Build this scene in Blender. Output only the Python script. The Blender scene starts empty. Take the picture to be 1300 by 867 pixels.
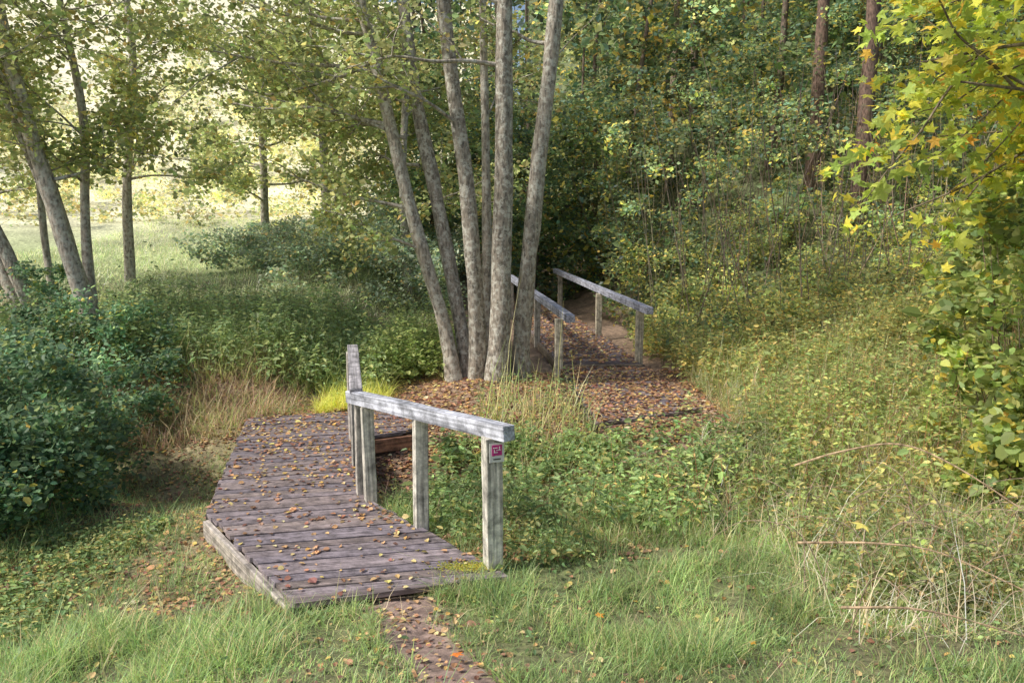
import bpy, math, numpy as np
from mathutils import Vector
rng=np.random.default_rng(11)
S=bpy.context.scene
GAIN=np.array([1.92,1.84,1.95])
# ---------------------------------------------------------------- helpers
_tab=np.random.default_rng(3).random((256,256))
def vn(x,y,s,seed=0):
    x=np.asarray(x,float)/s+seed*17.3+500; y=np.asarray(y,float)/s+seed*9.1+500
    xi=np.floor(x).astype(int); yi=np.floor(y).astype(int); fx=x-xi; fy=y-yi
    fx=fx*fx*(3-2*fx); fy=fy*fy*(3-2*fy)
    t=lambda a,b:_tab[a%256,b%256]
    return (t(xi,yi)*(1-fx)+t(xi+1,yi)*fx)*(1-fy)+(t(xi,yi+1)*(1-fx)+t(xi+1,yi+1)*fx)*fy
def ss(t): t=np.clip(t,0,1); return t*t*(3-2*t)
def inpoly(x,y,P,m=0.0):
    x=np.asarray(x,float); y=np.asarray(y,float); ins=np.zeros(x.shape,bool); dm=np.full(x.shape,1e9)
    n=len(P)
    for i in range(n):
        x0,y0=P[i]; x1,y1=P[(i+1)%n]
        c=((y0>y)!=(y1>y))&(x<(x1-x0)*(y-y0)/((y1-y0) if abs(y1-y0)>1e-9 else 1e-9)+x0)
        ins^=c
        L=(x1-x0)**2+(y1-y0)**2; t=np.clip(((x-x0)*(x1-x0)+(y-y0)*(y1-y0))/L,0,1)
        dm=np.minimum(dm,np.hypot(x-x0-t*(x1-x0),y-y0-t*(y1-y0)))
    return ins|(dm<m)
DECK=[(-.02,5.84),(-1.586,5.39),(-2.92,7.18),(-3.70,10.75),(-1.50,11.3),(-1.25,10.1),(-1.90,9.75),(-1.38,7.45)]
PLAT=[(1.15,10.3),(2.75,11.1),(2.46,14.3),(.92,14.3)]
SPAN=[(.92,14.3),(2.40,14.3),(1.30,24.5),(-.25,24.5)]
def indeck(x,y,m=0): return inpoly(x,y,DECK,m)|inpoly(x,y,PLAT,m)|inpoly(x,y,SPAN,m)
def H(x,y):
    x=np.asarray(x,float); y=np.asarray(y,float)
    z=1.2*np.clip((5.2-y)/5.2,0,3)**1.1
    z=z-0.03
    yc=8.7-.28*(x+1)
    near=ss((y-5.6)/1.6)
    z-=.50*np.exp(-((y-yc)/1.1)**2)*near
    z-=.25*np.exp(-((x+4.2)/1.6)**2-((y-8)/2.6)**2)
    z-=.16*ss((-1.3-x)/1.2)*ss((y-4.6)/1.2)*ss((8-y)/2)
    z+=.6*ss((y-11.4)/1.3)*ss((-2.6-x)/1.6)
    z+=.22*np.exp(-((x+.3)/1.7)**2-((y-12.5)/1.6)**2)
    z+=.10*np.maximum(0,y-16)*ss((2-x)/6)+.19*np.maximum(0,y-45)*ss((6-x)/8)
    z+=ss((x-1.5)/7)*np.maximum(0,y-19)*.42
    z+=.06*np.maximum(0,x-2)*ss((y-3)/3)+ .22*np.maximum(0,x-6)*ss((y-6)/6)
    z+=.02*np.maximum(0,-x-8)*ss((y-3)/3)
    z+=.35*ss((x-3.2)/3)*ss((y-10)/5)
    z+=(vn(x,y,1.1,1)-.5)*.12*ss((y-3)/2)+(vn(x,y,.35,2)-.5)*.06+(vn(x,y,5,3)-.5)*.3*ss((y-14)/6)
    return np.minimum(z,np.where((y>5.3)&(y<25)&indeck(x,y,.12),-.10,1e3))
def pathd(x,y):
    P=[(-.85,5.4),(-.62,4.8),(-.32,4.0),(0,2.5),(.2,-2)]
    d=np.full(np.asarray(x).shape,1e9)
    for (x0,y0),(x1,y1) in zip(P[:-1],P[1:]):
        L=(x1-x0)**2+(y1-y0)**2; t=np.clip(((x-x0)*(x1-x0)+(y-y0)*(y1-y0))/L,0,1)
        d=np.minimum(d,np.hypot(x-x0-t*(x1-x0),y-y0-t*(y1-y0)))
    return d+(vn(x,y,.3,40)-.5)*.14
def nrm(a): return a/np.maximum(np.linalg.norm(a,axis=-1,keepdims=True),1e-9)
class B:
    def __init__(s): s.V=[];s.F=[];s.C=[];s.G=[];s.n=0
    def add(s,V,F,C,G=None):
        V=np.asarray(V,float).reshape(-1,3); F=np.asarray(F,int).reshape(-1,4)
        C=np.asarray(C,float)
        if C.ndim==1: C=np.tile(C,(len(V),1))
        s.V.append(V); s.F.append(F+s.n); s.C.append(C.reshape(-1,3)); s.G.append(V if G is None else np.asarray(G,float)); s.n+=len(V)
    def obj(s,name,mat,parent=None,smooth=False,bevel=0):
        V=np.concatenate(s.V);F=np.concatenate(s.F);C=np.concatenate(s.C);G=np.concatenate(s.G)
        me=bpy.data.meshes.new(name); me.vertices.add(len(V)); me.vertices.foreach_set('co',V.astype(np.float32).ravel())
        me.loops.add(F.size); me.loops.foreach_set('vertex_index',F.astype(np.int32).ravel())
        me.polygons.add(len(F)); me.polygons.foreach_set('loop_start',np.arange(0,F.size,4,dtype=np.int32))
        me.polygons.foreach_set('use_smooth',np.full(len(F),smooth))
        me.update(calc_edges=True)
        a=me.attributes.new('Col','FLOAT_COLOR','POINT'); a.data.foreach_set('color',np.concatenate([C,np.ones((len(C),1))],1).astype(np.float32).ravel())
        a=me.attributes.new('gv','FLOAT_VECTOR','POINT'); a.data.foreach_set('vector',G.astype(np.float32).ravel())
        me.materials.append(mat); o=bpy.data.objects.new(name,me); S.collection.objects.link(o)
        if parent: o.parent=parent
        if bevel:
            b=o.modifiers.new('bev','BEVEL'); b.width=bevel; b.segments=2; b.limit_method='ANGLE'
        return o
def empty(name):
    o=bpy.data.objects.new(name,None); S.collection.objects.link(o); o.empty_display_size=.3; return o
LEAF=(np.array([(0,0,0),(-.30,.28,.09),(-.27,.68,.05),(0,1,-.10),(.27,.68,.05),(.30,.28,.09)]),np.array([[0,3,2,1],[0,5,4,3]]))
LEAF1=(np.array([(0,0,0),(-.36,.42,.06),(0,1,-.06),(.36,.42,.06)]),np.array([[0,3,2,1]]))
BLADE=(np.array([(-.5,0,0),(.5,0,0),(-.42,.5,.08),(.42,.5,.08),(-.06,1,.34),(.06,1,.34)]),np.array([[0,1,3,2],[2,3,5,4]]))
def maple():
    V=[(0,.25,0)];tips=[(-130,.42),(-62,.62),(0,.8),(62,.62),(130,.42)]
    notch=[(-178,.25),(-95,.28),(-32,.32),(32,.32),(95,.28),(178,.25)]
    for a,r in notch: V.append((math.sin(math.radians(a))*r,.25+math.cos(math.radians(a))*r,.0))
    for a,r in tips: V.append((math.sin(math.radians(a))*r,.25+math.cos(math.radians(a))*r,-.08))
    F=[[0,i+2,7+i,i+1] for i in range(5)]
    return np.array(V),np.array(F)
MAPLE=maple()
STICK=(np.array([(math.cos(a)*r,math.sin(a)*r,z) for z,r in((0,1),(1,.35)) for a in (0,2.094,4.189)]),np.array([[0,1,4,3],[1,2,5,4],[2,0,3,5]]))
def inst(b,T,pos,M,col,shade=None):
    V0,F0=T; N=len(pos); K=len(V0)
    V=np.einsum('nij,kj->nki',M,V0)+pos[:,None,:]
    F=F0[None]+(np.arange(N)*K)[:,None,None]
    C=np.repeat(col[:,None,:],K,1)
    b.add(V.reshape(-1,3),F.reshape(-1,4),C.reshape(-1,3))
def pal(N,cols,w=None,j=.25,g=True):
    cols=np.array(cols,float); w=None if w is None else np.array(w,float)/sum(w)
    c=cols[rng.choice(len(cols),N,p=w)]
    c=c*np.exp(rng.normal(0,j,(N,1)))*np.exp(rng.normal(0,j*.25,(N,3)))
    return np.clip(c*(GAIN if g else 1),0,.75)
def leafM(N,size,up=.8,wr=1.,spread=.6,d=None,droop=0.):
    if d is None: d=rng.normal(0,1,(N,3)); d[:,2]=d[:,2]*.5-droop
    d=nrm(d); n=rng.normal(0,spread,(N,3))+np.array([0,0,up])
    s=nrm(np.cross(d,n)); n=np.cross(s,d); size=np.broadcast_to(size,(N,))[:,None]
    return np.stack([s*size*wr,d*size,n*size],2)
def clumps(b,cen,rad,nper,size,cols,w=None,T=LEAF1,flat=.75,j=.25,up=.8,cj=.25,wr=1.,fill=.45):
    cen=np.asarray(cen,float); K=len(cen); rad=np.broadcast_to(rad,(K,)); 
    idx=np.repeat(np.arange(K),nper); N=len(idx)
    u=nrm(rng.normal(0,1,(N,3))); r=rng.random(N)**fill
    lump=.65+.5*vn(u[:,0]*2+idx*.7,u[:,1]*2+u[:,2]*2,.8,5)
    p=cen[idx]+u*(r*rad[idx]*lump)[:,None]*np.array([1,1,flat])
    kc=np.exp(rng.normal(0,cj,(K,1))); c=pal(N,cols,w,j)*kc[idx]
    inst(b,T,p,leafM(N,size*np.exp(rng.normal(0,.25,N)),up,wr),c)
def region(n,x0,x1,y0,y1,cond=None,wedge=.80,deck=.02):
    x=rng.uniform(x0,x1,n); y=rng.uniform(y0,y1,n); k=(np.abs(x)<wedge*y+.8)
    x=x[k];y=y[k]
    if deck is not None: k=~indeck(x,y,deck); x=x[k];y=y[k]
    if cond is not None: k=cond(x,y); x=x[k];y=y[k]
    return x,y
def grass(b,x,y,h,w,cols,wt=None,bend=.8,j=.22,z0=-.01):
    N=len(x); h=np.broadcast_to(h,(N,))*np.exp(rng.normal(0,.38,N)); w=np.broadcast_to(w,(N,))
    a=rng.uniform(0,6.283,N); lean=rng.uniform(0,.9,N)*bend
    n=np.stack([np.cos(a),np.sin(a),0*a],1); d=nrm(n*lean[:,None]+np.array([0,0,1])); s=np.stack([-np.sin(a),np.cos(a),0*a],1)
    n2=np.cross(s,d)*-1; n2=np.where((n2*n).sum(1,keepdims=True)<0,-n2,n2)
    M=np.stack([s*w[:,None],d*h[:,None],n2*(h*rng.uniform(.2,1.8,N)*bend)[:,None]],2)
    inst(b,BLADE,np.stack([x,y,H(x,y)+z0],1),M,pal(N,cols,wt,j)*(.72+.56*vn(x,y,.5,41))[:,None])
def herbs(b,bs,x,y,h,leaf,npl,cols,wt=None,wr=.9,T=LEAF,stemcol=(.10,.12,.04),top=.2,j=.2):
    K=len(x); h=np.broadcast_to(h,(K,))*np.exp(rng.normal(0,.28,K)); z=H(x,y)
    lean=rng.normal(0,.16,(K,2))
    ax=np.stack([lean[:,0],lean[:,1],np.ones(K)],1)*h[:,None]
    base=np.stack([x,y,z],1)
    M=np.zeros((K,3,3)); M[:,0,0]=.004;M[:,1,1]=.004; M[:,:,2]=ax
    inst(bs,STICK,base,M,pal(K,[stemcol],None,.3))
    i=np.repeat(np.arange(K),npl);N=len(i); t=rng.uniform(top,1.03,N)
    az=rng.uniform(0,6.283,N); d=np.stack([np.cos(az),np.sin(az),rng.uniform(-.6,.35,N)],1)
    off=rng.uniform(0,.10,N)*(1.2-t)*2
    p=base[i]+ax[i]*t[:,None]+d*off[:,None]
    sz=leaf*np.exp(rng.normal(0,.28,N))*(1.2-.5*t)
    kc=np.exp(rng.normal(0,.2,(K,1)))*(.75+.5*vn(x,y,.9,42))[:,None]
    inst(b,T,p,leafM(N,sz,1.0,wr,.35,d=d),pal(N,cols,wt,j)*kc[i])
def tube(b,P,R,col,sides=10,seed=0,rough=.0):
    P=np.array(P,float);R=np.array(R,float)
    n=len(P); m=max(2,(n-1)*5+1) if n>2 else 4
    t=np.linspace(0,n-1,m); i=np.clip(t.astype(int),0,n-2); f=(t-i)[:,None]
    Pm=np.vstack([2*P[0]-P[1],P,2*P[-1]-P[-2]])
    p0,p1,p2,p3=Pm[i],Pm[i+1],Pm[i+2],Pm[i+3]
    Q=.5*((2*p1)+(p2-p0)*f+(2*p0-5*p1+4*p2-p3)*f**2+(3*p1-p0-3*p2+p3)*f**3)
    r=np.interp(t,np.arange(n),R)
    T=nrm(np.gradient(Q,axis=0)); ref=np.array([.31,.9,.2]) ; s=nrm(np.cross(T,ref)); q=np.cross(T,s)
    a=np.linspace(0,2*math.pi,sides,endpoint=False)
    rr=r[:,None]*(1+rough*(vn(a[None,:]*2+seed*3.1,np.arange(m)[:,None]*.7,1.0,seed%7)-.5))
    V=Q[:,None,:]+rr[:,:,None]*(np.cos(a)[None,:,None]*s[:,None,:]+np.sin(a)[None,:,None]*q[:,None,:])
    I=np.arange(m-1)[:,None]*sides+np.arange(sides)[None,:]; J=np.arange(m-1)[:,None]*sides+(np.arange(sides)[None,:]+1)%sides
    F=np.stack([I,J,J+sides,I+sides],2).reshape(-1,4)
    b.add(V.reshape(-1,3),F,col); return Q,r
def beam(b,p0,p1,w,h,col,up=(0,0,1)):
    p0=np.array(p0,float);p1=np.array(p1,float);L=np.linalg.norm(p1-p0);d=(p1-p0)/L
    s=np.cross(d,np.array(up,float)); s/=np.linalg.norm(s); u=np.cross(s,d)
    V=[];G=[];o=rng.uniform(0,50,3)
    ns=5
    for k in range(ns+1):
        c=p0+(p1-p0)*k/ns
        for a,e in((-1,-1),(1,-1),(1,1),(-1,1)):
            wj=1+rng.normal(0,.025)
            V.append(c+s*a*w/2*wj+u*e*h/2*wj);G.append((L*k/ns+o[0],a*w/2+o[1],e*h/2+o[2]))
    F=[[3,2,1,0],[4*ns,4*ns+1,4*ns+2,4*ns+3]]
    for k in range(ns):
        for q in range(4):
            r=(q+1)%4; F.append([4*k+q,4*k+r,4*k+4+r,4*k+4+q])
    b.add(V,F,np.array(col)*math.exp(rng.normal(0,.06)),G)
# ---------------------------------------------------------------- materials
def newmat(n):
    m=bpy.data.materials.new(n); m.use_nodes=True; nt=m.node_tree; nt.nodes.clear(); return m,nt,nt.nodes.new('ShaderNodeOutputMaterial')
def N(nt,t,**k):
    n=nt.nodes.new(t)
    for a,v in k.items(): setattr(n,a,v)
    return n
def leafmat(n,tr=.42,rough=.5,spec=.35):
    m,nt,o=newmat(n); a=N(nt,'ShaderNodeAttribute',attribute_name='Col'); p=N(nt,'ShaderNodeBsdfPrincipled'); p.inputs['Roughness'].default_value=rough
    p.inputs['Specular IOR Level'].default_value=spec
    t=N(nt,'ShaderNodeBsdfTranslucent'); mx=N(nt,'ShaderNodeMixShader'); mx.inputs[0].default_value=tr
    hs=N(nt,'ShaderNodeHueSaturation'); hs.inputs['Value'].default_value=1.7; hs.inputs['Saturation'].default_value=1.0; hs.inputs['Hue'].default_value=.492
    L=nt.links.new; L(a.outputs['Color'],p.inputs['Base Color']);L(a.outputs['Color'],hs.inputs['Color']);L(hs.outputs[0],t.inputs[0])
    L(p.outputs[0],mx.inputs[1]);L(t.outputs[0],mx.inputs[2]);L(mx.outputs[0],o.inputs[0]); return m
def woodmat(n,bump=.5,dark=.45,scale=(1.5,45,45)):
    m,nt,o=newmat(n); L=nt.links.new
    a=N(nt,'ShaderNodeAttribute',attribute_name='Col'); g=N(nt,'ShaderNodeAttribute',attribute_name='gv'); mp=N(nt,'ShaderNodeMapping'); mp.inputs['Scale'].default_value=scale
    L(g.outputs['Vector'],mp.inputs[0]); no=N(nt,'ShaderNodeTexNoise'); no.inputs['Scale'].default_value=1; no.inputs['Detail'].default_value=6; L(mp.outputs[0],no.inputs[0])
    n2=N(nt,'ShaderNodeTexNoise'); n2.inputs['Scale'].default_value=9; n2.inputs['Detail'].default_value=10; n2.inputs['Roughness'].default_value=.7; L(g.outputs['Vector'],n2.inputs[0])
    r=N(nt,'ShaderNodeMapRange'); r.inputs[1].default_value=.3;r.inputs[2].default_value=.62; r.inputs[3].default_value=dark; r.inputs[4].default_value=1.15; L(no.outputs[0],r.inputs[0])
    r2=N(nt,'ShaderNodeMapRange'); r2.inputs[1].default_value=.36;r2.inputs[2].default_value=.62; r2.inputs[3].default_value=.42; r2.inputs[4].default_value=1.3; L(n2.outputs[0],r2.inputs[0])
    mu=N(nt,'ShaderNodeMath',operation='MULTIPLY'); L(r.outputs[0],mu.inputs[0]);L(r2.outputs[0],mu.inputs[1])
    vm=N(nt,'ShaderNodeVectorMath',operation='SCALE'); L(a.outputs['Color'],vm.inputs[0]); L(mu.outputs[0],vm.inputs['Scale'])
    p=N(nt,'ShaderNodeBsdfPrincipled'); p.inputs['Roughness'].default_value=.75; L(vm.outputs[0],p.inputs['Base Color'])
    bp=N(nt,'ShaderNodeBump'); bp.inputs['Strength'].default_value=bump; bp.inputs['Distance'].default_value=.01; L(no.outputs[0],bp.inputs['Height']); L(bp.outputs[0],p.inputs['Normal'])
    L(p.outputs[0],o.inputs[0]); return m
def barkmat(n,lichen=(.60,.59,.52),lo=.49,hi=.58,ls=11):
    m,nt,o=newmat(n); L=nt.links.new
    a=N(nt,'ShaderNodeAttribute',attribute_name='Col'); tc=N(nt,'ShaderNodeTexCoord'); mp=N(nt,'ShaderNodeMapping'); mp.inputs['Scale'].default_value=(26,26,9); L(tc.outputs['Object'],mp.inputs[0])
    no=N(nt,'ShaderNodeTexNoise'); no.inputs['Scale'].default_value=1; no.inputs['Detail'].default_value=8; L(mp.outputs[0],no.inputs[0])
    n2=N(nt,'ShaderNodeTexNoise'); n2.inputs['Scale'].default_value=ls; n2.inputs['Detail'].default_value=9; n2.inputs['Roughness'].default_value=.75; L(tc.outputs['Object'],n2.inputs[0])
    r=N(nt,'ShaderNodeMapRange'); r.inputs[1].default_value=.32;r.inputs[2].default_value=.65; r.inputs[3].default_value=.35; r.inputs[4].default_value=1.4; L(no.outputs[0],r.inputs[0])
    vm=N(nt,'ShaderNodeVectorMath',operation='SCALE'); L(a.outputs['Color'],vm.inputs[0]); L(r.outputs[0],vm.inputs['Scale'])
    r2=N(nt,'ShaderNodeMapRange'); r2.inputs[1].default_value=lo;r2.inputs[2].default_value=hi; r2.inputs[4].default_value=.85; L(n2.outputs[0],r2.inputs[0])
    mx=N(nt,'ShaderNodeMix',data_type='RGBA'); L(r2.outputs[0],mx.inputs[0]); L(vm.outputs[0],mx.inputs[6]); mx.inputs[7].default_value=(*lichen,1)
    p=N(nt,'ShaderNodeBsdfPrincipled'); p.inputs['Roughness'].default_value=.9; L(mx.outputs[2],p.inputs['Base Color'])
    bp=N(nt,'ShaderNodeBump'); bp.inputs['Strength'].default_value=.8; bp.inputs['Distance'].default_value=.02; L(no.outputs[0],bp.inputs['Height']); L(bp.outputs[0],p.inputs['Normal'])
    L(p.outputs[0],o.inputs[0]); return m
def groundmat():
    m,nt,o=newmat('soil_and_litter'); L=nt.links.new
    a=N(nt,'ShaderNodeAttribute',attribute_name='Col'); tc=N(nt,'ShaderNodeTexCoord')
    n1=N(nt,'ShaderNodeTexNoise'); n1.inputs['Scale'].default_value=9; n1.inputs['Detail'].default_value=10; n1.inputs['Roughness'].default_value=.7; L(tc.outputs['Object'],n1.inputs[0])
    vo=N(nt,'ShaderNodeTexVoronoi'); vo.inputs['Scale'].default_value=22; L(tc.outputs['Object'],vo.inputs[0])
    n3=N(nt,'ShaderNodeTexNoise'); n3.inputs['Scale'].default_value=.35; n3.inputs['Detail'].default_value=6; L(tc.outputs['Object'],n3.inputs[0])
    r=N(nt,'ShaderNodeMapRange'); r.inputs[1].default_value=.3;r.inputs[2].default_value=.7; r.inputs[3].default_value=.45; r.inputs[4].default_value=1.5; L(n1.outputs[0],r.inputs[0])
    sp=N(nt,'ShaderNodeSeparateColor'); L(vo.outputs['Color'],sp.inputs[0])
    r2=N(nt,'ShaderNodeMapRange'); r2.inputs[3].default_value=.75; r2.inputs[4].default_value=1.3; L(sp.outputs[0],r2.inputs[0])
    r3=N(nt,'ShaderNodeMapRange'); r3.inputs[1].default_value=.35;r3.inputs[2].default_value=.65; r3.inputs[3].default_value=.7; r3.inputs[4].default_value=1.2; L(n3.outputs[0],r3.inputs[0])
    mu=N(nt,'ShaderNodeMath',operation='MULTIPLY'); L(r.outputs[0],mu.inputs[0]);L(r2.outputs[0],mu.inputs[1])
    m2=N(nt,'ShaderNodeMath',operation='MULTIPLY'); L(mu.outputs[0],m2.inputs[0]);L(r3.outputs[0],m2.inputs[1])
    vm=N(nt,'ShaderNodeVectorMath',operation='SCALE'); L(a.outputs['Color'],vm.inputs[0]); L(m2.outputs[0],vm.inputs['Scale'])
    p=N(nt,'ShaderNodeBsdfPrincipled'); p.inputs['Roughness'].default_value=.95; L(vm.outputs[0],p.inputs['Base Color'])
    bp=N(nt,'ShaderNodeBump'); bp.inputs['Strength'].default_value=.8; bp.inputs['Distance'].default_value=.03; L(n1.outputs[0],bp.inputs['Height']); L(bp.outputs[0],p.inputs['Normal'])
    L(p.outputs[0],o.inputs[0]); return m
def plain(n,c,rough=.4):
    m,nt,o=newmat(n); p=N(nt,'ShaderNodeBsdfPrincipled'); p.inputs['Roughness'].default_value=rough
    no=N(nt,'ShaderNodeTexNoise'); no.inputs['Scale'].default_value=40; no.inputs['Detail'].default_value=4
    mx=N(nt,'ShaderNodeMix',data_type='RGBA'); mx.inputs[6].default_value=(*c,1); mx.inputs[7].default_value=(*[v*.8 for v in c],1)
    nt.links.new(no.outputs[0],mx.inputs[0]); nt.links.new(mx.outputs[2],p.inputs['Base Color']); nt.links.new(p.outputs[0],o.inputs[0]); return m
M_leaf=leafmat('leaf'); M_grass=leafmat('grass_blade',.38,.45,.4); M_dead=leafmat('fallen_leaf',.15,.6,.3)
M_wood=woodmat('weathered_timber',.7,.4); M_deck=woodmat('deck_timber',.6,.5,(2,60,60))
M_bark=barkmat('alder_bark'); M_bark2=barkmat('dark_bark',(.18,.19,.11),.55,.7,6); M_ground=groundmat()
# ---------------------------------------------------------------- ground
def axis(a,n,far,c=0):
    t=np.linspace(-1,1,n); return c+np.sinh(t*a)/math.sinh(a)*far
xs=axis(5.2,440,260); ys=axis(5.2,520,300,8)
X,Y=np.meshgrid(xs,ys); Z=H(X,Y)
V=np.stack([X,Y,Z],2).reshape(-1,3); nx=len(xs); ny=len(ys)
I=(np.arange(ny-1)[:,None]*nx+np.arange(nx-1)[None,:]); F=np.stack([I,I+1,I+1+nx,I+nx],2).reshape(-1,4)
def lawn(x,y):
    a=ss((7.4-y)/1.2)*(1-.5*ss((x+4.6)/.6)*ss((-1.6-x)/.6)*ss((y-5.3)/.8))
    a=np.maximum(a,.55*ss((-2.6-x)/.5)*ss((12-y)))
    a=np.maximum(a,ss((x-1.0)/.8)*ss((9.4-y)/1.)*.8)
    a=np.maximum(a,ss((x-3.0)/.8)*ss((y-8)/1.)*.85)
    a=np.maximum(a,ss((-1-x)/2)*ss((y-17)/3)*ss((120-y)/60))
    a=np.maximum(a,.5*ss((y-12)/1.5)*ss((-1.6-x)/1.2))
    return a
lm=lawn(X,Y)[...,None]*(.55+.6*vn(X,Y,1.3,4))[...,None]; lm=np.clip(lm,0,1)
pm=(1-ss((pathd(X,Y)-.16)/.2))[...,None]
lit=np.array([.26,.18,.125])*(.6+.8*vn(X,Y,.6,6)[...,None]); gr=np.array([.15,.18,.075])*(.7+.6*vn(X,Y,.9,7)[...,None])
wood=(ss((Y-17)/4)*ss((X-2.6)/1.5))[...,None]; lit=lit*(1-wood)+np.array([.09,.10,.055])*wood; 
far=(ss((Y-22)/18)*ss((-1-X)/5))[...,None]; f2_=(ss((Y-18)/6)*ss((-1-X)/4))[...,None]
gr=gr*(1-f2_)+np.array([.32,.38,.18])*f2_; gr=gr*(1-far)+np.array([.80,.76,.54])*far; lm=np.maximum(lm,f2_)  # far field bleached to cream: its sunlit glare is put into the ground colour
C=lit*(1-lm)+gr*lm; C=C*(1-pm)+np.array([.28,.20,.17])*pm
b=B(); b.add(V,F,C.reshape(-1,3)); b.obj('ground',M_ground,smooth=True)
# ---------------------------------------------------------------- first footbridge
def slices(P,u,w,gap):
    u=np.array(u);u=u/np.linalg.norm(u); n=np.array([-u[1],u[0]]); Q=np.array(P)
    st=np.stack([Q@u,Q@n],1); t0,t1=st[:,1].min(),st[:,1].max()
    def rng_s(t):
        r=[]
        for i in range(len(st)):
            a,c=st[i],st[(i+1)%len(st)]
            if (a[1]-t)*(c[1]-t)<=0 and abs(a[1]-c[1])>1e-9: r.append(a[0]+(c[0]-a[0])*(t-a[1])/(c[1]-a[1]))
        return (min(r),max(r)) if len(r)>=2 else None
    out=[];t=t0+.004
    while t+w<t1:
        a=rng_s(t);c=rng_s(t+w-gap)
        if a and c: out.append([a[0]*u+t*n,a[1]*u+t*n,c[1]*u+(t+w-gap)*n,c[0]*u+(t+w-gap)*n])
        t+=w
    return out
def planks(b,P,u,w,gap,z,th,cols):
    for q in slices(P,u,w,gap):
        dz=rng.normal(0,.004); o=rng.uniform(0,60,3); tl=rng.normal(0,.005)
        e=[rng.normal(0,.014),rng.normal(0,.014)]; q=[np.array(p) for p in q]; dd=nrm(q[1]-q[0])
        q[0]=q[0]+dd*e[0];q[3]=q[3]+dd*e[0];q[1]=q[1]+dd*e[1];q[2]=q[2]+dd*e[1]
        V=[];G=[]
        for zz in(z-th,z):
            for k,p in enumerate(q):
                V.append((p[0],p[1],zz+dz+(tl if k in(1,2) else 0)))
                L=np.linalg.norm(q[1]-q[0]); G.append((o[0]+(L if k in(1,2) else 0),o[1]+(w if k>1 else 0),o[2]+zz))
        F=[[3,2,1,0],[4,5,6,7],[0,1,5,4],[1,2,6,5],[2,3,7,6],[3,0,4,7]]
        c=np.array(cols[rng.integers(len(cols))])*math.exp(rng.normal(0,.13)); b.add(V,F,c,G)
DC=[(.24,.20,.215),(.21,.18,.205),(.26,.21,.21),(.28,.225,.215)]
fb=empty('wooden_footbridge')
b=B(); planks(b,DECK,(.97,.20),.125,.012,0,.045,DC); b.obj('deck_planks',M_deck,fb,bevel=.004)
b=B()
def edge(b,a,c,z,h,w,col,inset=0): beam(b,(*a,z),(*c,z),w,h,col)
edge(b,(-1.63,5.42),(-2.90,7.10),-.145,.19,.06,(.5,.45,.40)); edge(b,(-2.93,7.25),(-3.70,10.7),-.145,.19,.06,(.3,.26,.22))
edge(b,(-1.25,6.0),(-2.6,7.6),-.16,.2,.08,(.12,.09,.08)); edge(b,(-1.38,7.5),(-1.93,9.7),-.15,.18,.06,(.24,.14,.09)); edge(b,(-.1,5.95),(-1.36,7.40),-.15,.18,.06,(.24,.18,.14))
edge(b,(-1.92,9.73),(-1.27,10.05),-.14,.17,.05,(.36,.18,.11)); edge(b,(-1.24,10.1),(-1.46,11.25),-.14,.17,.05,(.28,.16,.10))
b.obj('side_beams',M_wood,fb,bevel=.006)
pd=np.array([-.34,.94]); pd=pd/np.linalg.norm(pd); PC=(.66,.63,.55)
def post(b,x,y,z0,z1,w,col,lean=(0,0),d=pd):
    beam(b,(x,y,z0),(x+lean[0],y+lean[1],z1),w,w,col,up=(d[0],d[1],0))
b=B()
post(b,-.15,6.03,-.25,1.075,.135,PC,(-.01,.0)); post(b,-.83,6.83,-.35,1.02,.12,PC,(.01,0)); post(b,-1.40,7.50,-.4,.965,.115,PC,(-.02,0)); post(b,-1.54,7.70,-.4,.95,.105,(.56,.52,.46),(.01,.03))
post(b,-2.00,9.66,-.4,1.12,.12,(.46,.42,.38)); post(b,-1.76,8.6,-.5,.98,.10,(.36,.34,.31))
b.obj('posts',M_wood,fb,bevel=.008)
b=B(); beam(b,(-.02,5.90,1.135),(-1.62,7.72,1.01),.12,.125,(.60,.62,.70)); beam(b,(-1.54,7.60,1.09),(-2.02,9.85,1.16),.13,.05,(.42,.40,.42)); 
b.obj('handrail',M_wood,fb,bevel=.008)
sg=empty('trail_marker_sign'); fd=-pd
cx,cy=-.155+fd[0]*.073+.010,6.03+fd[1]*.073
b=B(); side=np.array([-fd[1],fd[0]]); W=(.8,.8,.78)
def plate(b,su,sz,wu,wz,th,col):
    c=np.array([cx,cy])+side*su+fd*th*.5
    beam(b,(c[0]-side[0]*wu/2,c[1]-side[1]*wu/2,.975+sz),(c[0]+side[0]*wu/2,c[1]+side[1]*wu/2,.975+sz),th,wz,col)
plate(b,0,-.01,.12,.155,.006,W); b.obj('plate',plain('sign_white',(.8,.8,.78)),sg)
b=B(); plate(b,0,.010,.082,.085,.010,(.5,.02,.2)); b.obj('magenta_panel',plain('sign_magenta',(.6,.03,.26)),sg)
b=B()
for su,sz,wu,wz in((-.015,.030,.035,.006),(.012,.012,.04,.006),(-.01,-.006,.03,.006),(.02,.024,.006,.03),(-.022,.004,.006,.03)): plate(b,su,sz,wu,wz,.013,W)
b.obj('symbol',plain('sign_symbol',(.82,.8,.8)),sg)
b=B(); plate(b,0,-.062,.06,.010,.009,(.1,.1,.1)); b.obj('caption',plain('sign_text',(.08,.08,.08)),sg)
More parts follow.
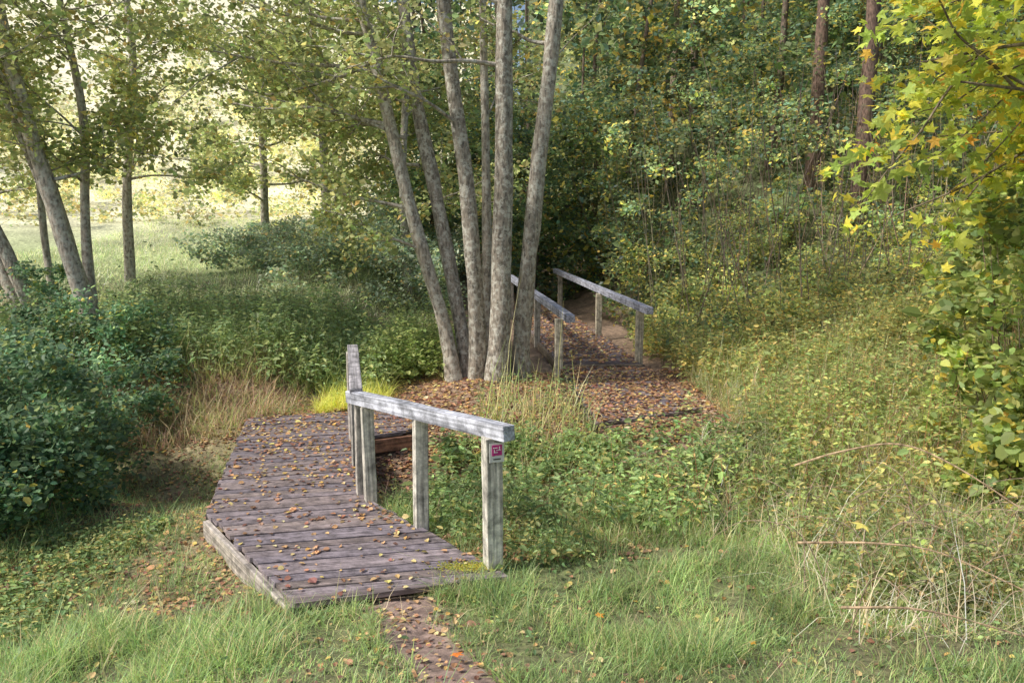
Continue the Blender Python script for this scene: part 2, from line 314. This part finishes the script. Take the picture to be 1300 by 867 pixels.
# ---------------------------------------------------------------- second footbridge
f2=empty('wooden_footbridge')
b=B(); planks(b,PLAT,(.97,.1),.14,.012,.04,.045,DC); planks(b,SPAN,(1,.05),.14,.012,.11,.05,DC); b.obj('deck_planks',M_deck,f2,bevel=.004)
b=B(); edge(b,(.90,14.3),(-.27,24.5),-.05,.22,.08,(.2,.16,.12)); edge(b,(2.42,14.3),(1.32,24.5),-.05,.22,.08,(.15,.12,.1)); edge(b,(.95,14.24),(2.38,14.24),.02,.14,.05,(.40,.31,.22)); edge(b,(1.1,10.4),(.88,14.2),-.08,.15,.06,(.28,.23,.18)); edge(b,(1.2,10.27),(2.75,11.04),-.08,.14,.05,(.24,.19,.15)); b.obj('side_beams',M_wood,f2,bevel=.006)
b=B(); d2=np.array([-.11,.99])
for x,y,c in((2.36,14.45,(.6,.53,.4)),(1.96,17.7,(.6,.53,.4)),(1.42,23.2,(.36,.32,.26)),(.80,13.3,(.6,.54,.42)),(.55,17.0,(.4,.36,.3)),(-.02,21.5,(.4,.36,.3))): post(b,x,y,-.3,1.06,.13,c,(0,0),d2)
post(b,.83,13.1,-.5,.25,.07,(.26,.17,.1),(0.02,-.12),d2)
b.obj('posts',M_wood,f2,bevel=.008)
b=B(); beam(b,(2.45,13.9,1.12),(1.33,24.2,1.12),.14,.13,(.40,.41,.49)); beam(b,(.98,12.95,1.10),(-.05,21.7,1.12),.14,.13,(.40,.41,.49)); b.obj('handrails',M_wood,f2,bevel=.008)
# ---------------------------------------------------------------- trees
GREY=(.36,.315,.26)
def limb(bt,tips,p,d,L,r,depth,col,up=.25):
    d=np.array(d,float); pts=[np.array(p,float)]; n=4
    for k in range(n):
        d=d+rng.normal(0,.16,3)+np.array([0,0,up*.15]); d/=np.linalg.norm(d); pts.append(pts[-1]+d*L/n)
    tube(bt,pts,np.linspace(r,r*.3,n+1),col,6 if r>.02 else 4)
    if depth==0:
        for q in pts[1:]: tips.append(q)
        return
    for k in range(5):
        t=rng.uniform(.25,1)*n; i=min(int(t),n-1); q=pts[i]+(pts[i+1]-pts[i])*(t-i)
        dd=d*.7+rng.normal(0,.6,3); dd[2]=dd[2]*.6+.12; dd/=np.linalg.norm(dd)
        limb(bt,tips,q,dd,L*rng.uniform(.35,.6),r*.45,depth-1,col,up)
def tree(name,trunks,brs,leaf,cols,w,nleaf,rad,bark,T=LEAF1,col=GREY,sides=14,up=.25,wr=1.1,dirbias=(0,0)):
    e=empty(name); bt=B(); tips=[]
    for ti,(P,R) in enumerate(trunks):
        Q,r=tube(bt,P,R,np.array(col)*math.exp(rng.normal(0,.12)),sides,ti,.35)
        for (n,z0,z1,L) in brs:
            for k in range(n):
                z=rng.uniform(z0,z1); i=int(np.argmin(abs(Q[:,2]-z))); az=rng.uniform(0,6.283)
                d=np.array([math.cos(az)+dirbias[0],math.sin(az)+dirbias[1],rng.uniform(.1,.8)]); d/=np.linalg.norm(d)
                limb(bt,tips,Q[i],d,L*rng.uniform(.6,1.2),max(.012,r[i]*.3),1,col,up)
    bt.obj('trunk_and_limbs',bark,e,True)
    bl=B(); clumps(bl,np.array(tips),rad,nleaf,leaf,cols,w,T,.7,.25,.7,.15,wr,.6); bl.obj('foliage',M_leaf,e); return e
AL=[(.18,.215,.08),(.22,.25,.10),(.14,.175,.075),(.29,.25,.085)]; AW=[4,4,2,.9]
k8=.84
tr=[([(-.93,12.7,0),(-1.10,12.75,1.0),(-1.65,12.8,3.0),(-2.1,12.9,5.0),(-2.6,13,7.2),(-3.2,13.1,11)],[.17,.13,.125,.11,.09,.05]),
    ([(-.72,12.9,0),(-.85,12.95,1.0),(-1.22,13.1,3),(-1.6,13.2,5),(-1.85,13.3,7.5),(-2.2,13.5,12)],[.18,.14,.135,.12,.10,.05]),
    ([(-.56,12.6,0),(-.57,12.55,1.1),(-.68,12.5,3),(-.93,12.5,5),(-1.15,12.5,7.5),(-1.4,12.5,12.5)],[.19,.15,.14,.13,.10,.05]),
    ([(-.40,13.2,0),(-.42,13.25,1.0),(-.42,13.35,3),(-.46,13.5,5.3),(-.5,13.6,8),(-.5,13.8,11)],[.13,.10,.09,.08,.06,.03]),
    ([(-.25,12.45,0),(-.20,12.4,1.0),(-.14,12.35,3),(-.12,12.3,5),(-.10,12.2,7.5),(0,12.1,12.5)],[.25,.19,.17,.155,.12,.05]),
    ([(.12,12.8,0),(.17,12.8,1.0),(.36,12.8,3),(.58,12.8,5),(.80,12.8,7.5),(1.1,12.8,12.5)],[.22,.17,.155,.14,.11,.05])]
tr=[(P,[r*k8 for r in R]) for P,R in tr]
tree('alder_tree',tr,[(2,3.9,7,2.0),(3,8.2,11.5,2.0)],.085,AL,AW,18,.42,M_bark,dirbias=(-.8,.4))
def fixedlimbs(name,L,leaf,cols,w,nl,rad,bark,T=LEAF1,col=GREY,wr=1.1,depth=1,up=.2):
    e=empty(name); bt=B(); tips=[]
    for p,d,ln,r in L: limb(bt,tips,p,nrm(np.array(d,float)),ln,r,depth,col,up)
    bt.obj('limbs',bark,e,True); bl=B(); clumps(bl,np.array(tips),rad,nl,leaf,cols,w,T,.7,.25,.7,.15,wr,.6); bl.obj('foliage',M_leaf,e); return e
LL=[((-1.35,12.75,2.2),(-1,0,.35),1.8,.03),((-1.6,12.8,2.9),(-1,.3,.3),2.2,.035),((-1.9,12.9,4.2),(-1,.2,.2),2.6,.04),((-2.1,12.9,5.0),(-1,.2,.1),2.8,.04),((-1.7,13.2,4.6),(-.8,.5,.3),2.4,.03),((-1.5,13.1,3.6),(-.9,.3,.3),1.8,.03),((-2,13,5.6),(-1,-.3,-.05),2.8,.035),((-2.2,13,5.2),(-1,.6,.1),3.2,.035),((-1.7,12.9,4.0),(-1,-.1,.2),2.4,.03),((-2.2,13,5.8),(-1,.1,-.1),4.0,.035)]
fixedlimbs('alder_branches',LL,.085,AL,AW,42,.42,M_bark)
def ltrunk(px,y,xt,yt,h,r):
    g=float(H(np.array([px]),np.array([y]))[0])-.1; P=[]
    for t in (0,.25,.5,.75,1): P.append((px+(xt-px)*t+rng.normal(0,.09),y+(yt-y)*t+rng.normal(0,.09),g+h*t))
    return (P,[r*1.25,r,r*.85,r*.6,r*.25])
lt=[ltrunk(-7.0,13.2,-8.9,13.2,9.5,.13),ltrunk(-7.15,13.6,-7.7,14.0,8,.08),ltrunk(-8.1,13.6,-11.2,13.2,8.5,.11),ltrunk(-8.3,13.7,-12,14.2,7.5,.10),ltrunk(-6.8,13.5,-9.5,12.5,8.5,.06),ltrunk(-8.4,14.4,-9.0,14.5,8,.06)]
tree('alder_tree',lt,[(3,3.3,5,1.6),(8,4.4,8.5,2.4)],.095,AL,AW,20,.45,M_bark,dirbias=(.4,.3),col=(.36,.31,.26))
lt=[ltrunk(-12.5,19,-13,19,11,.14),ltrunk(-10.2,21,-9.6,21,11,.11)]
tree('alder_tree',lt,[(6,3.0,6,2.2),(9,5,10.5,2.6)],.12,AL+[(.36,.32,.10)],AW+[1],24,.55,M_bark)
lt=[ltrunk(-5.2,23,-5.8,23,12,.12),ltrunk(-3.0,22,-2.8,22,12,.10),ltrunk(-8.5,27,-8.0,27,12,.12)]
tree('alder_tree',lt,[(8,3.0,7,3.0),(9,6,11.5,3.0)],.13,AL,AW,32,.65,M_bark)
# background woodland
DK=[(.075,.11,.05),(.095,.14,.06),(.07,.115,.08),(.15,.17,.065),(.33,.27,.065)]; DW=[4,4,3,3,1.1]
bf=B(); bt=B(); pos=[]
for k in range(900):
    x=rng.uniform(-6,36);y=rng.uniform(26,52)
    if abs(x)>.72*y+1 or (x<.12*(y-25)-4.5): continue
    if all((x-a)**2+(y-c)**2>5.5 for a,c in pos): pos.append((x,y))
for x,y in pos:
    g=float(H(np.array([x]),np.array([y]))[0]); h=rng.uniform(9,15)+(3 if x<5 else 0); lx=rng.normal(0,.6)
    P=[(x+lx*t+rng.normal(0,.12),y+rng.normal(0,.12),g-.2+h*t) for t in(0,.25,.5,.75,1)]
    r=rng.uniform(.06,.15); tube(bt,P,[r*1.2,r,r*.8,r*.5,.02],np.array((.20,.15,.12))*math.exp(rng.normal(0,.3)),8)
    n=28; t=rng.uniform(.03,1,n)**1.2; rr=rng.uniform(.2,2.2,n)*(1.1-.5*t); a=rng.uniform(0,6.28,n)
    cen=np.stack([x+lx*t+rr*np.cos(a),y+rr*np.sin(a),g+h*t],1)
    tint=math.exp(rng.normal(0,.28)); cc=[tuple(np.array(c)*tint) for c in DK]; ww=list(DW); ww[4]=DW[4]*(7 if rng.random()<.33 else 1)
    clumps(bf,cen,rng.uniform(.7,1.4,n),56,.24,cc,ww,LEAF1,.65,.3,.7,.25,1.1,.5)
e=empty('distant_woodland'); bf.obj('foliage',M_leaf,e); bt.obj('trunks',M_bark2,e,True)
for k,(x,y,r) in enumerate(((9.3,21.6,.19),(8.9,24.0,.17))):
    e=empty('pine_tree'); bt=B(); g=float(H(np.array([x]),np.array([y]))[0])
    tube(bt,[(x,y,g-.2),(x+.1,y,g+4),(x+.05,y,g+9),(x,y,g+16)],[r*1.2,r,r*.8,r*.3],(.17,.11,.085),14,k,.3)
    bt.obj('trunk',M_bark2,e,True); bl=B(); n=26; a=rng.uniform(0,6.28,n); rr=rng.uniform(.2,2.2,n)
    clumps(bl,np.stack([x+rr*np.cos(a),y+rr*np.sin(a),g+rng.uniform(9,16,n)],1),.7,60,.2,[(.04,.08,.035)],None,LEAF1,.5,wr=.4); bl.obj('foliage',M_leaf,e)
# understorey
e=empty('hillside_shrubs')
bs=B(); x,y=region(750,2.8,22,15.5,27); K=len(x); M=np.zeros((K,3,3)); rr=rng.uniform(.006,.02,K); hh=rng.uniform(1.5,5.5,K)
M[:,0,0]=rr;M[:,1,1]=rr;M[:,0,2]=rng.normal(0,.2,K)*hh;M[:,1,2]=rng.normal(0,.12,K)*hh;M[:,2,2]=hh
inst(bs,STICK,np.stack([x,y,H(x,y)-.05],1),M,pal(K,[(.16,.12,.08),(.1,.08,.06),(.22,.18,.12)],None,.25)); bs.obj('stems',M_bark2,e)
bf=B()
SH=[(.11,.15,.055),(.15,.18,.06),(.085,.125,.065),(.22,.215,.065),(.34,.28,.07)]
x,y=region(540,2.9,17,14.5,22,lambda x,y:x>2.9,wedge=.75); K=len(x); z=H(x,y)+rng.random(K)**1.5*np.clip((y-13)*.22,.5,2.2)
clumps(bf,np.stack([x,y,z+.1],1),rng.uniform(.3,.7,K),120,.08,SH,[4,4,2,3,1.1],LEAF1,.7,.25,.8,.35)
x,y=region(900,2.6,22,20,31,lambda x,y:(x>2.4),wedge=.72); K=len(x); z=H(x,y)+rng.random(K)**1.1*np.clip((y-17)*.9,2,7.5)
k=~((abs(x-.43*y)<.55)&(y<21.6)&(z>3.2)); x=x[k];y=y[k];z=z[k];K=len(x)
clumps(bf,np.stack([x,y,z+.1],1),rng.uniform(.4,.9,K),100,.12,[(.09,.13,.055),(.12,.16,.07),(.075,.125,.085),(.20,.20,.065),(.38,.30,.065)],[4,4,3,2.3,1.1],LEAF1,.6,.28,.8,.45)
x,y=region(300,-4.5,3.4,25,31); K=len(x); z=H(x,y)+rng.random(K)*6.5
clumps(bf,np.stack([x,y,z+.1],1),rng.uniform(.5,1.0,K),100,.15,DK,DW,LEAF1,.7)
bf.obj('foliage',M_leaf,e)
e=empty('bramble_thicket'); bf=B()
x,y=region(240,-9,-1.6,19,28,lambda x,y:((x>-6)|(y>22))); K=len(x); z=H(x,y)+rng.random(K)*np.where(x>-5,1.7,1.0)
clumps(bf,np.stack([x,y,z],1),rng.uniform(.4,.8,K),190,.09,[(.11,.155,.10),(.14,.185,.12),(.16,.19,.09),(.27,.23,.09)],[4,4,2,.6],LEAF1,.6,.25,.9,.25)
x,y=region(80,-26,-8,31,46,wedge=.72); K=len(x); z=H(x,y)+rng.random(K)*1.6
clumps(bf,np.stack([x,y,z],1),rng.uniform(.5,1.3,K),110,.17,[(.24,.27,.13),(.34,.33,.15),(.17,.21,.11),(.42,.36,.14)],None,LEAF1,.7,.25,.9,.25); bf.obj('foliage',M_leaf,e)
bf=B(); e=empty('field_edge_trees'); cen=[]
for k in range(30):
    x=rng.uniform(-55,-8);y=rng.uniform(46,74); 
    if abs(x)>.8*y: continue
    g=float(H(np.array([x]),np.array([y]))[0]); h=rng.uniform(2,7)
    for q in range(14): cen.append((x+rng.normal(0,1.6),y+rng.normal(0,1.4),g+rng.uniform(.1,1)*h))
clumps(bf,np.array(cen),1.0,80,.26,[(.32,.33,.18),(.42,.40,.22),(.24,.27,.15)],None,LEAF1,.8); bf.obj('foliage',M_leaf,e)
def bush(name,spec,leaf,cols,w,n,T=LEAF,wr=1.2,stem=(.12,.09,.06)):
    e=empty(name); bf=B(); bs=B(); cen=[];rad=[]
    for (cx_,cy_,rx,ry,hz,k) in spec:
        a=rng.uniform(0,6.28,k); r=np.sqrt(rng.random(k)); x=cx_+rx*r*np.cos(a); y=cy_+ry*r*np.sin(a); g=H(x,y)
        top=hz*np.sqrt(np.clip(1-.75*r*r,0,1)); z=g+.1+rng.random(k)**.7*top
        cen.append(np.stack([x,y,z],1)); rad.append(rng.uniform(.2,.42,k))
        m=k//2; M=np.zeros((m,3,3)); M[:,0,0]=.008;M[:,1,1]=.008; M[:,0,2]=x[:m]-cx_*.5-x[:m]*.5; M[:,1,2]=y[:m]-cy_*.5-y[:m]*.5; M[:,2,2]=(z-g)[:m]
        inst(bs,STICK,np.stack([(x[:m]+cx_)/2,(y[:m]+cy_)/2,g[:m]],1),M,pal(m,[stem],None,.3))
    clumps(bf,np.concatenate(cen),np.concatenate(rad),n,leaf,cols,w,T,.8,.25,.7,.2,wr,.55)
    bs.obj('stems',M_bark2,e); bf.obj('foliage',M_leaf,e); return e
bush('privet_bush',[(-6.1,8.4,1.6,1.9,1.75,150),(-5.0,7.6,.7,.9,.9,40),(-6.6,11.4,1.6,1.4,1.2,80),(-9.5,13,2,2,1.9,60)],.06,[(.065,.12,.065),(.09,.15,.08),(.12,.17,.065),(.26,.24,.06)],[4,4,2,.35],155)
bush('hazel_bush',[(6.0,8.4,1.3,1.6,3.9,140),(5.0,6.9,.7,.9,1.9,36),(7.8,11,1.6,2,3.6,80)],.10,[(.14,.18,.055),(.18,.22,.065),(.10,.14,.055),(.36,.30,.06)],[4,4,2,1],75)
e=empty('maple_tree'); bt=B(); tips=[]
tube(bt,[(6.3,6.4,-.3),(6.2,6.5,2),(6.0,6.5,4.5),(5.8,6.6,8)],[.2,.16,.13,.06],(.2,.16,.12),12)
for p,d,L,r in (((6.1,6.5,3.4),(-1,-.05,.45),2.3,.03),((6.1,6.5,3.7),(-1,.25,.1),2.6,.03),((6.1,6.5,3.0),(-1,.3,.15),2.0,.025),((6.0,6.5,4.3),(-1,-.1,.0),2.7,.03),((6.1,6.5,2.6),(-.8,.5,.2),1.5,.025),((6.0,6.6,4.8),(-.8,.5,-.1),3.0,.03),((6,6.6,3.9),(-.5,1,.1),2.6,.025),((6,6.6,4.0),(-1,.6,-.1),2.9,.025),((6,6.6,3.3),(-1,.9,.2),2.0,.025),((6,6.6,4.5),(-1,.35,.0),3.0,.025)):
    limb(bt,tips,p,nrm(np.array(d,float)),L,r,1,(.2,.16,.11),.0)
bt.obj('trunk_and_limbs',M_bark2,e,True); bl=B()
clumps(bl,np.array(tips),.36,20,.11,[(.22,.27,.05),(.16,.22,.05),(.36,.34,.05),(.48,.36,.04),(.42,.22,.04)],[4,3,2.4,1.1,.4],MAPLE,.8,.2,.6,.15,1.0,.8); bl.obj('foliage',M_leaf,e)
# ---------------------------------------------------------------- ground cover
GC=[(.15,.225,.08),(.20,.27,.095),(.11,.175,.075),(.32,.29,.15)]; GW_=[4,4,2,1.6]
offp=lambda x,y:(pathd(x,y)>.12+.18*vn(x,y,.25,8))
litz=lambda x,y:(x>-4.4)&(x<-1.2)&(y>5.6)
b=B()
x,y=region(290000,-6.5,7.5,2.6,7.8,lambda x,y:offp(x,y)&(~litz(x,y)|(rng.random(len(x))<.22))&(rng.random(len(x))<.05+1.15*vn(x,y,.3,9)),wedge=.72)
grass(b,x,y,.03+.20*vn(x,y,.4,10)**1.7+.07*ss((x-1)/1.5)*ss((y-4.5)/2),.0058,GC,GW_,1.2)
x,y=region(30000,-5.4,-2.3,5.8,11.8,lambda x,y:(rng.random(len(x))<1.3*vn(x,y,.5,19)-.1)); grass(b,x,y,.07,.007,GC,GW_,1.3)
b.obj('lawn_grass',M_grass)
clear=lambda x,y:(x>3.0)|(y<8.8)
b=B()
x,y=region(56000,.9,9,6.6,14.5,lambda x,y:clear(x,y)&(rng.random(len(x))<.15+vn(x,y,1.,12))); grass(b,x,y,.2+.45*vn(x,y,.9,11)*ss((x-1)/2),.008,[(.16,.20,.075),(.22,.25,.09),(.34,.30,.17),(.42,.36,.22)],[4,3,2,1.8],1.0)
x,y=region(9000,2.2,8,4.6,9.5); grass(b,x,y,.40,.006,[(.36,.31,.21),(.42,.37,.27),(.18,.20,.09)],None,1.6)
x,y=region(600,-.5,1.1,9.0,11.4,deck=.1); grass(b,x,y,.5,.009,[(.42,.37,.18),(.22,.26,.09),(.18,.24,.08)],None,.9)
x,y=region(8000,-9,-3.2,10.6,12.8,deck=.15); grass(b,x,y,.28,.010,[(.32,.26,.16),(.18,.22,.08),(.24,.18,.12)],None,1.3)
x,y=region(14000,-8.5,-2.0,12,17); grass(b,x,y,.38,.011,[(.18,.24,.09),(.24,.29,.11)],None,1.1)
x,y=region(26000,-15,-1.8,16.5,34,wedge=.7); grass(b,x,y,.16,.018,[(.32,.37,.19),(.40,.42,.24),(.22,.30,.13)],None,1.3)
x,y=region(2500,-2.9,-1.9,11.1,12.3,deck=.1); grass(b,x,y,.24,.009,[(.32,.38,.08),(.38,.38,.1)],None,1.3)  # sunlit patch beyond the deck, sun glow painted into the blade colours
x,y=region(6000,-1.4,2.5,6.6,9.0,deck=.1); grass(b,x,y,.2,.008,[(.15,.20,.07),(.3,.25,.15),(.18,.13,.09)],[3,1,1],1.2)
x,y=region(900,-6,5,3.4,5.4,lambda x,y:vn(x,y,.5,44)>.72); grass(b,x,y,.2,.006,[(.38,.33,.2),(.3,.27,.14)],None,1.4)
b.obj('tall_grass',M_grass)
b=B(); bs=B(); HC=[(.12,.18,.07),(.155,.21,.08),(.095,.15,.065),(.26,.25,.09)]
x,y=region(850,-.9,3.4,6.9,9.9,lambda x,y:(rng.random(len(x))<.2+vn(x,y,.6,14)),deck=.15); herbs(b,bs,x,y,(.25+.35*vn(x,y,.5,45))*(1-.5*ss((y-8.4)/.8)),.08,24,HC,[4,4,2,.9],wr=.75)
x,y=region(1500,2.6,9.5,6.6,14,lambda x,y:(x>3.2)|(y<9)); herbs(b,bs,x,y,.3+.45*vn(x,y,.7,30),.075,22,[(.15,.20,.07),(.20,.23,.08),(.33,.28,.10)],[4,3,1.4],stemcol=(.22,.17,.1))
x,y=region(240,.6,7,6.9,10.5,lambda x,y:(x>2.8)|(y<8.3)); herbs(b,bs,x,y,.78,.075,28,[(.14,.2,.07),(.20,.235,.08),(.33,.28,.11)],[4,3,1.3],stemcol=(.28,.17,.11),wr=.65,top=.3)
x,y=region(800,2.4,6,5.2,8.2); herbs(b,bs,x,y,.28,.06,18,[(.13,.18,.07),(.18,.22,.08),(.32,.26,.11)],[4,3,1.4],stemcol=(.3,.22,.15))
x,y=region(420,-4.9,-3.4,4.9,7.5); herbs(b,bs,x,y,.12,.05,14,HC)
x,y=region(260,-6,6,3.6,6.2,offp); herbs(b,bs,x,y,.07,.04,9,HC)
x,y=region(190,-1.2,.7,6.0,7.6,deck=.12); herbs(b,bs,x,y,.24,.055,16,HC)
b.obj('balsam_plants',M_leaf); bs.obj('balsam_stems',M_leaf)
b=B(); bs=B()
x,y=region(1500,-9,-2.0,12.0,17.5); herbs(b,bs,x,y,.35+.45*vn(x,y,.8,31),.10,22,[(.13,.185,.085),(.16,.215,.10),(.20,.24,.095)],None,wr=.75)
x,y=region(240,-2.4,-1.1,12.6,16); herbs(b,bs,x,y,.8,.09,26,[(.15,.2,.07),(.20,.24,.085)],None)
x,y=region(1100,2.6,10,12.5,17.5,deck=.3); herbs(b,bs,x,y,.35+.35*vn(x,y,.8,32),.09,20,[(.16,.20,.07),(.21,.23,.08),(.35,.29,.09)],None)
x,y=region(280,-.6,3.2,9.4,13,lambda x,y:rng.random(len(x))<vn(x,y,.7,33),deck=.12); herbs(b,bs,x,y,.2,.065,14,HC)
b.obj('nettle_plants',M_leaf); bs.obj('nettle_stems',M_leaf)
FL=[(.23,.15,.085),(.31,.22,.11),(.17,.10,.07),(.37,.29,.14),(.42,.32,.10),(.12,.08,.06)]; FW=[4,4,3.5,2.4,1.6,2.5]
def litter(b,x,y,z,size,cols=FL,w=FW,T=LEAF):
    n=len(x); d=rng.normal(0,1,(n,3)); d[:,2]*=.12
    inst(b,T,np.stack([x,y,z],1),leafM(n,size*np.exp(rng.normal(0,.25,n)),1.0,1.25,.25,d=d),pal(n,cols,w,.28)*np.array([.95,.85,.8]))
b=B()
def inn(P,n,dens=None):
    P_=np.array(P); x=rng.uniform(P_[:,0].min(),P_[:,0].max(),n); y=rng.uniform(P_[:,1].min(),P_[:,1].max(),n); k=inpoly(x,y,P)
    if dens is not None: k&=rng.random(n)<dens(x,y)
    return x[k],y[k]
x,y=inn(DECK,6800,lambda x,y:.09+.75*ss((y-7.2)/3.2)+.7*vn(x,y,.35,20)**3); litter(b,x,y,np.full(len(x),.012),.045)
x,y=inn(PLAT,3600); litter(b,x,y,np.full(len(x),.055),.055); x,y=inn(SPAN,6500); litter(b,x,y,np.full(len(x),.125),.06)
def lz(n,*a,s=.05,**k):
    x,y=region(n,*a,**k); litter(b,x,y,H(x,y)+.015,s)
lz(6000,-5.2,-1.4,5.4,11.6,s=.043); lz(11000,-2.6,3.2,9.4,14.0,s=.055); lz(2200,-6,6,3,7.5,s=.04); lz(3500,-1.6,1.2,6.2,10)
lz(600,-1.2,0.3,3.4,5.5,cond=lambda x,y:pathd(x,y)<.35,s=.035); lz(3000,-9,-2.5,10.5,12.5)
b.obj('fallen_leaves',M_dead)
b=B(); litter(b,rng.normal(-.35,.12,800),rng.normal(5.99,.05,800),np.full(800,.006),.016,[(.26,.28,.05),(.2,.24,.05)],None); b.obj('moss_patch',M_leaf)
b=B(); mx_=np.array([2.70,-.35,.6,1.5,-2.9]); my_=np.array([5.75,4.35,5.2,4.6,4.9]); mz_=H(mx_,my_)+.06; mz_[0]=.46
litter(b,mx_,my_,mz_,np.array([.12,.07,.06,.06,.05]),[(.55,.17,.03),(.5,.26,.05)],None,MAPLE); b.obj('maple_leaves',M_dead)
b=B()
TW=(.45,.32,.20)
for P in ([(2.35,6.3,.75),(2.64,6.1,.93),(3.05,6,1.02),(3.4,5.8,.9),(3.85,5.5,.6)],[(2.1,5.5,.42),(2.6,5.3,.5),(3.0,5.2,.47),(3.5,5.0,.28)],[(2.1,4.7,.33),(2.6,4.6,.36),(3.3,4.5,.2)]):
    tube(b,P,np.linspace(.010,.005,len(P)),TW,6)
for k in range(150):
    x=rng.uniform(2.0,5.6);y=rng.uniform(4.8,9); g=float(H(np.array([x]),np.array([y]))[0]); a=rng.uniform(0,6.28); l=rng.uniform(.4,.9)
    tube(b,[(x,y,g),(x+math.cos(a)*l*.3,y+math.sin(a)*l*.3,g+l*.6),(x+math.cos(a)*l*.8,y+math.sin(a)*l*.8,g+l*.65),(x+math.cos(a)*l*1.2,y+math.sin(a)*l*1.2,g+l*.35)],[.005,.004,.003,.002],(.32,.24,.17),4)
b.obj('bramble_stems',M_bark2)
# ---------------------------------------------------------------- light, sky, camera
w=bpy.data.worlds.new('World'); S.world=w; w.use_nodes=True; nt=w.node_tree; bg=nt.nodes['Background']
sky=nt.nodes.new('ShaderNodeTexSky'); sky.sky_type='NISHITA'; sky.sun_disc=False; sky.dust_density=3.5
ts=Vector((-.64,-.22,.70)).normalized()
sky.sun_elevation=math.asin(ts.z); sky.sun_rotation=math.atan2(ts.x,ts.y); nt.links.new(sky.outputs[0],bg.inputs[0]); bg.inputs[1].default_value=.15
l=bpy.data.lights.new('sun','SUN'); l.energy=3.8; l.angle=math.radians(4); l.color=(1,.95,.86); lo=bpy.data.objects.new('sun',l); S.collection.objects.link(lo); lo.rotation_euler=ts.to_track_quat('Z','Y').to_euler(); lo.location=(-10,0,20)
c=bpy.data.cameras.new('camera'); c.lens=27.7; c.sensor_width=36; c.clip_end=2000; co=bpy.data.objects.new('camera',c); S.collection.objects.link(co)
co.location=(0,0,2.8); co.rotation_euler=(math.radians(90-9.1),0,0); S.camera=co
S.view_settings.view_transform='Standard'; S.view_settings.look='None'; S.view_settings.exposure=0
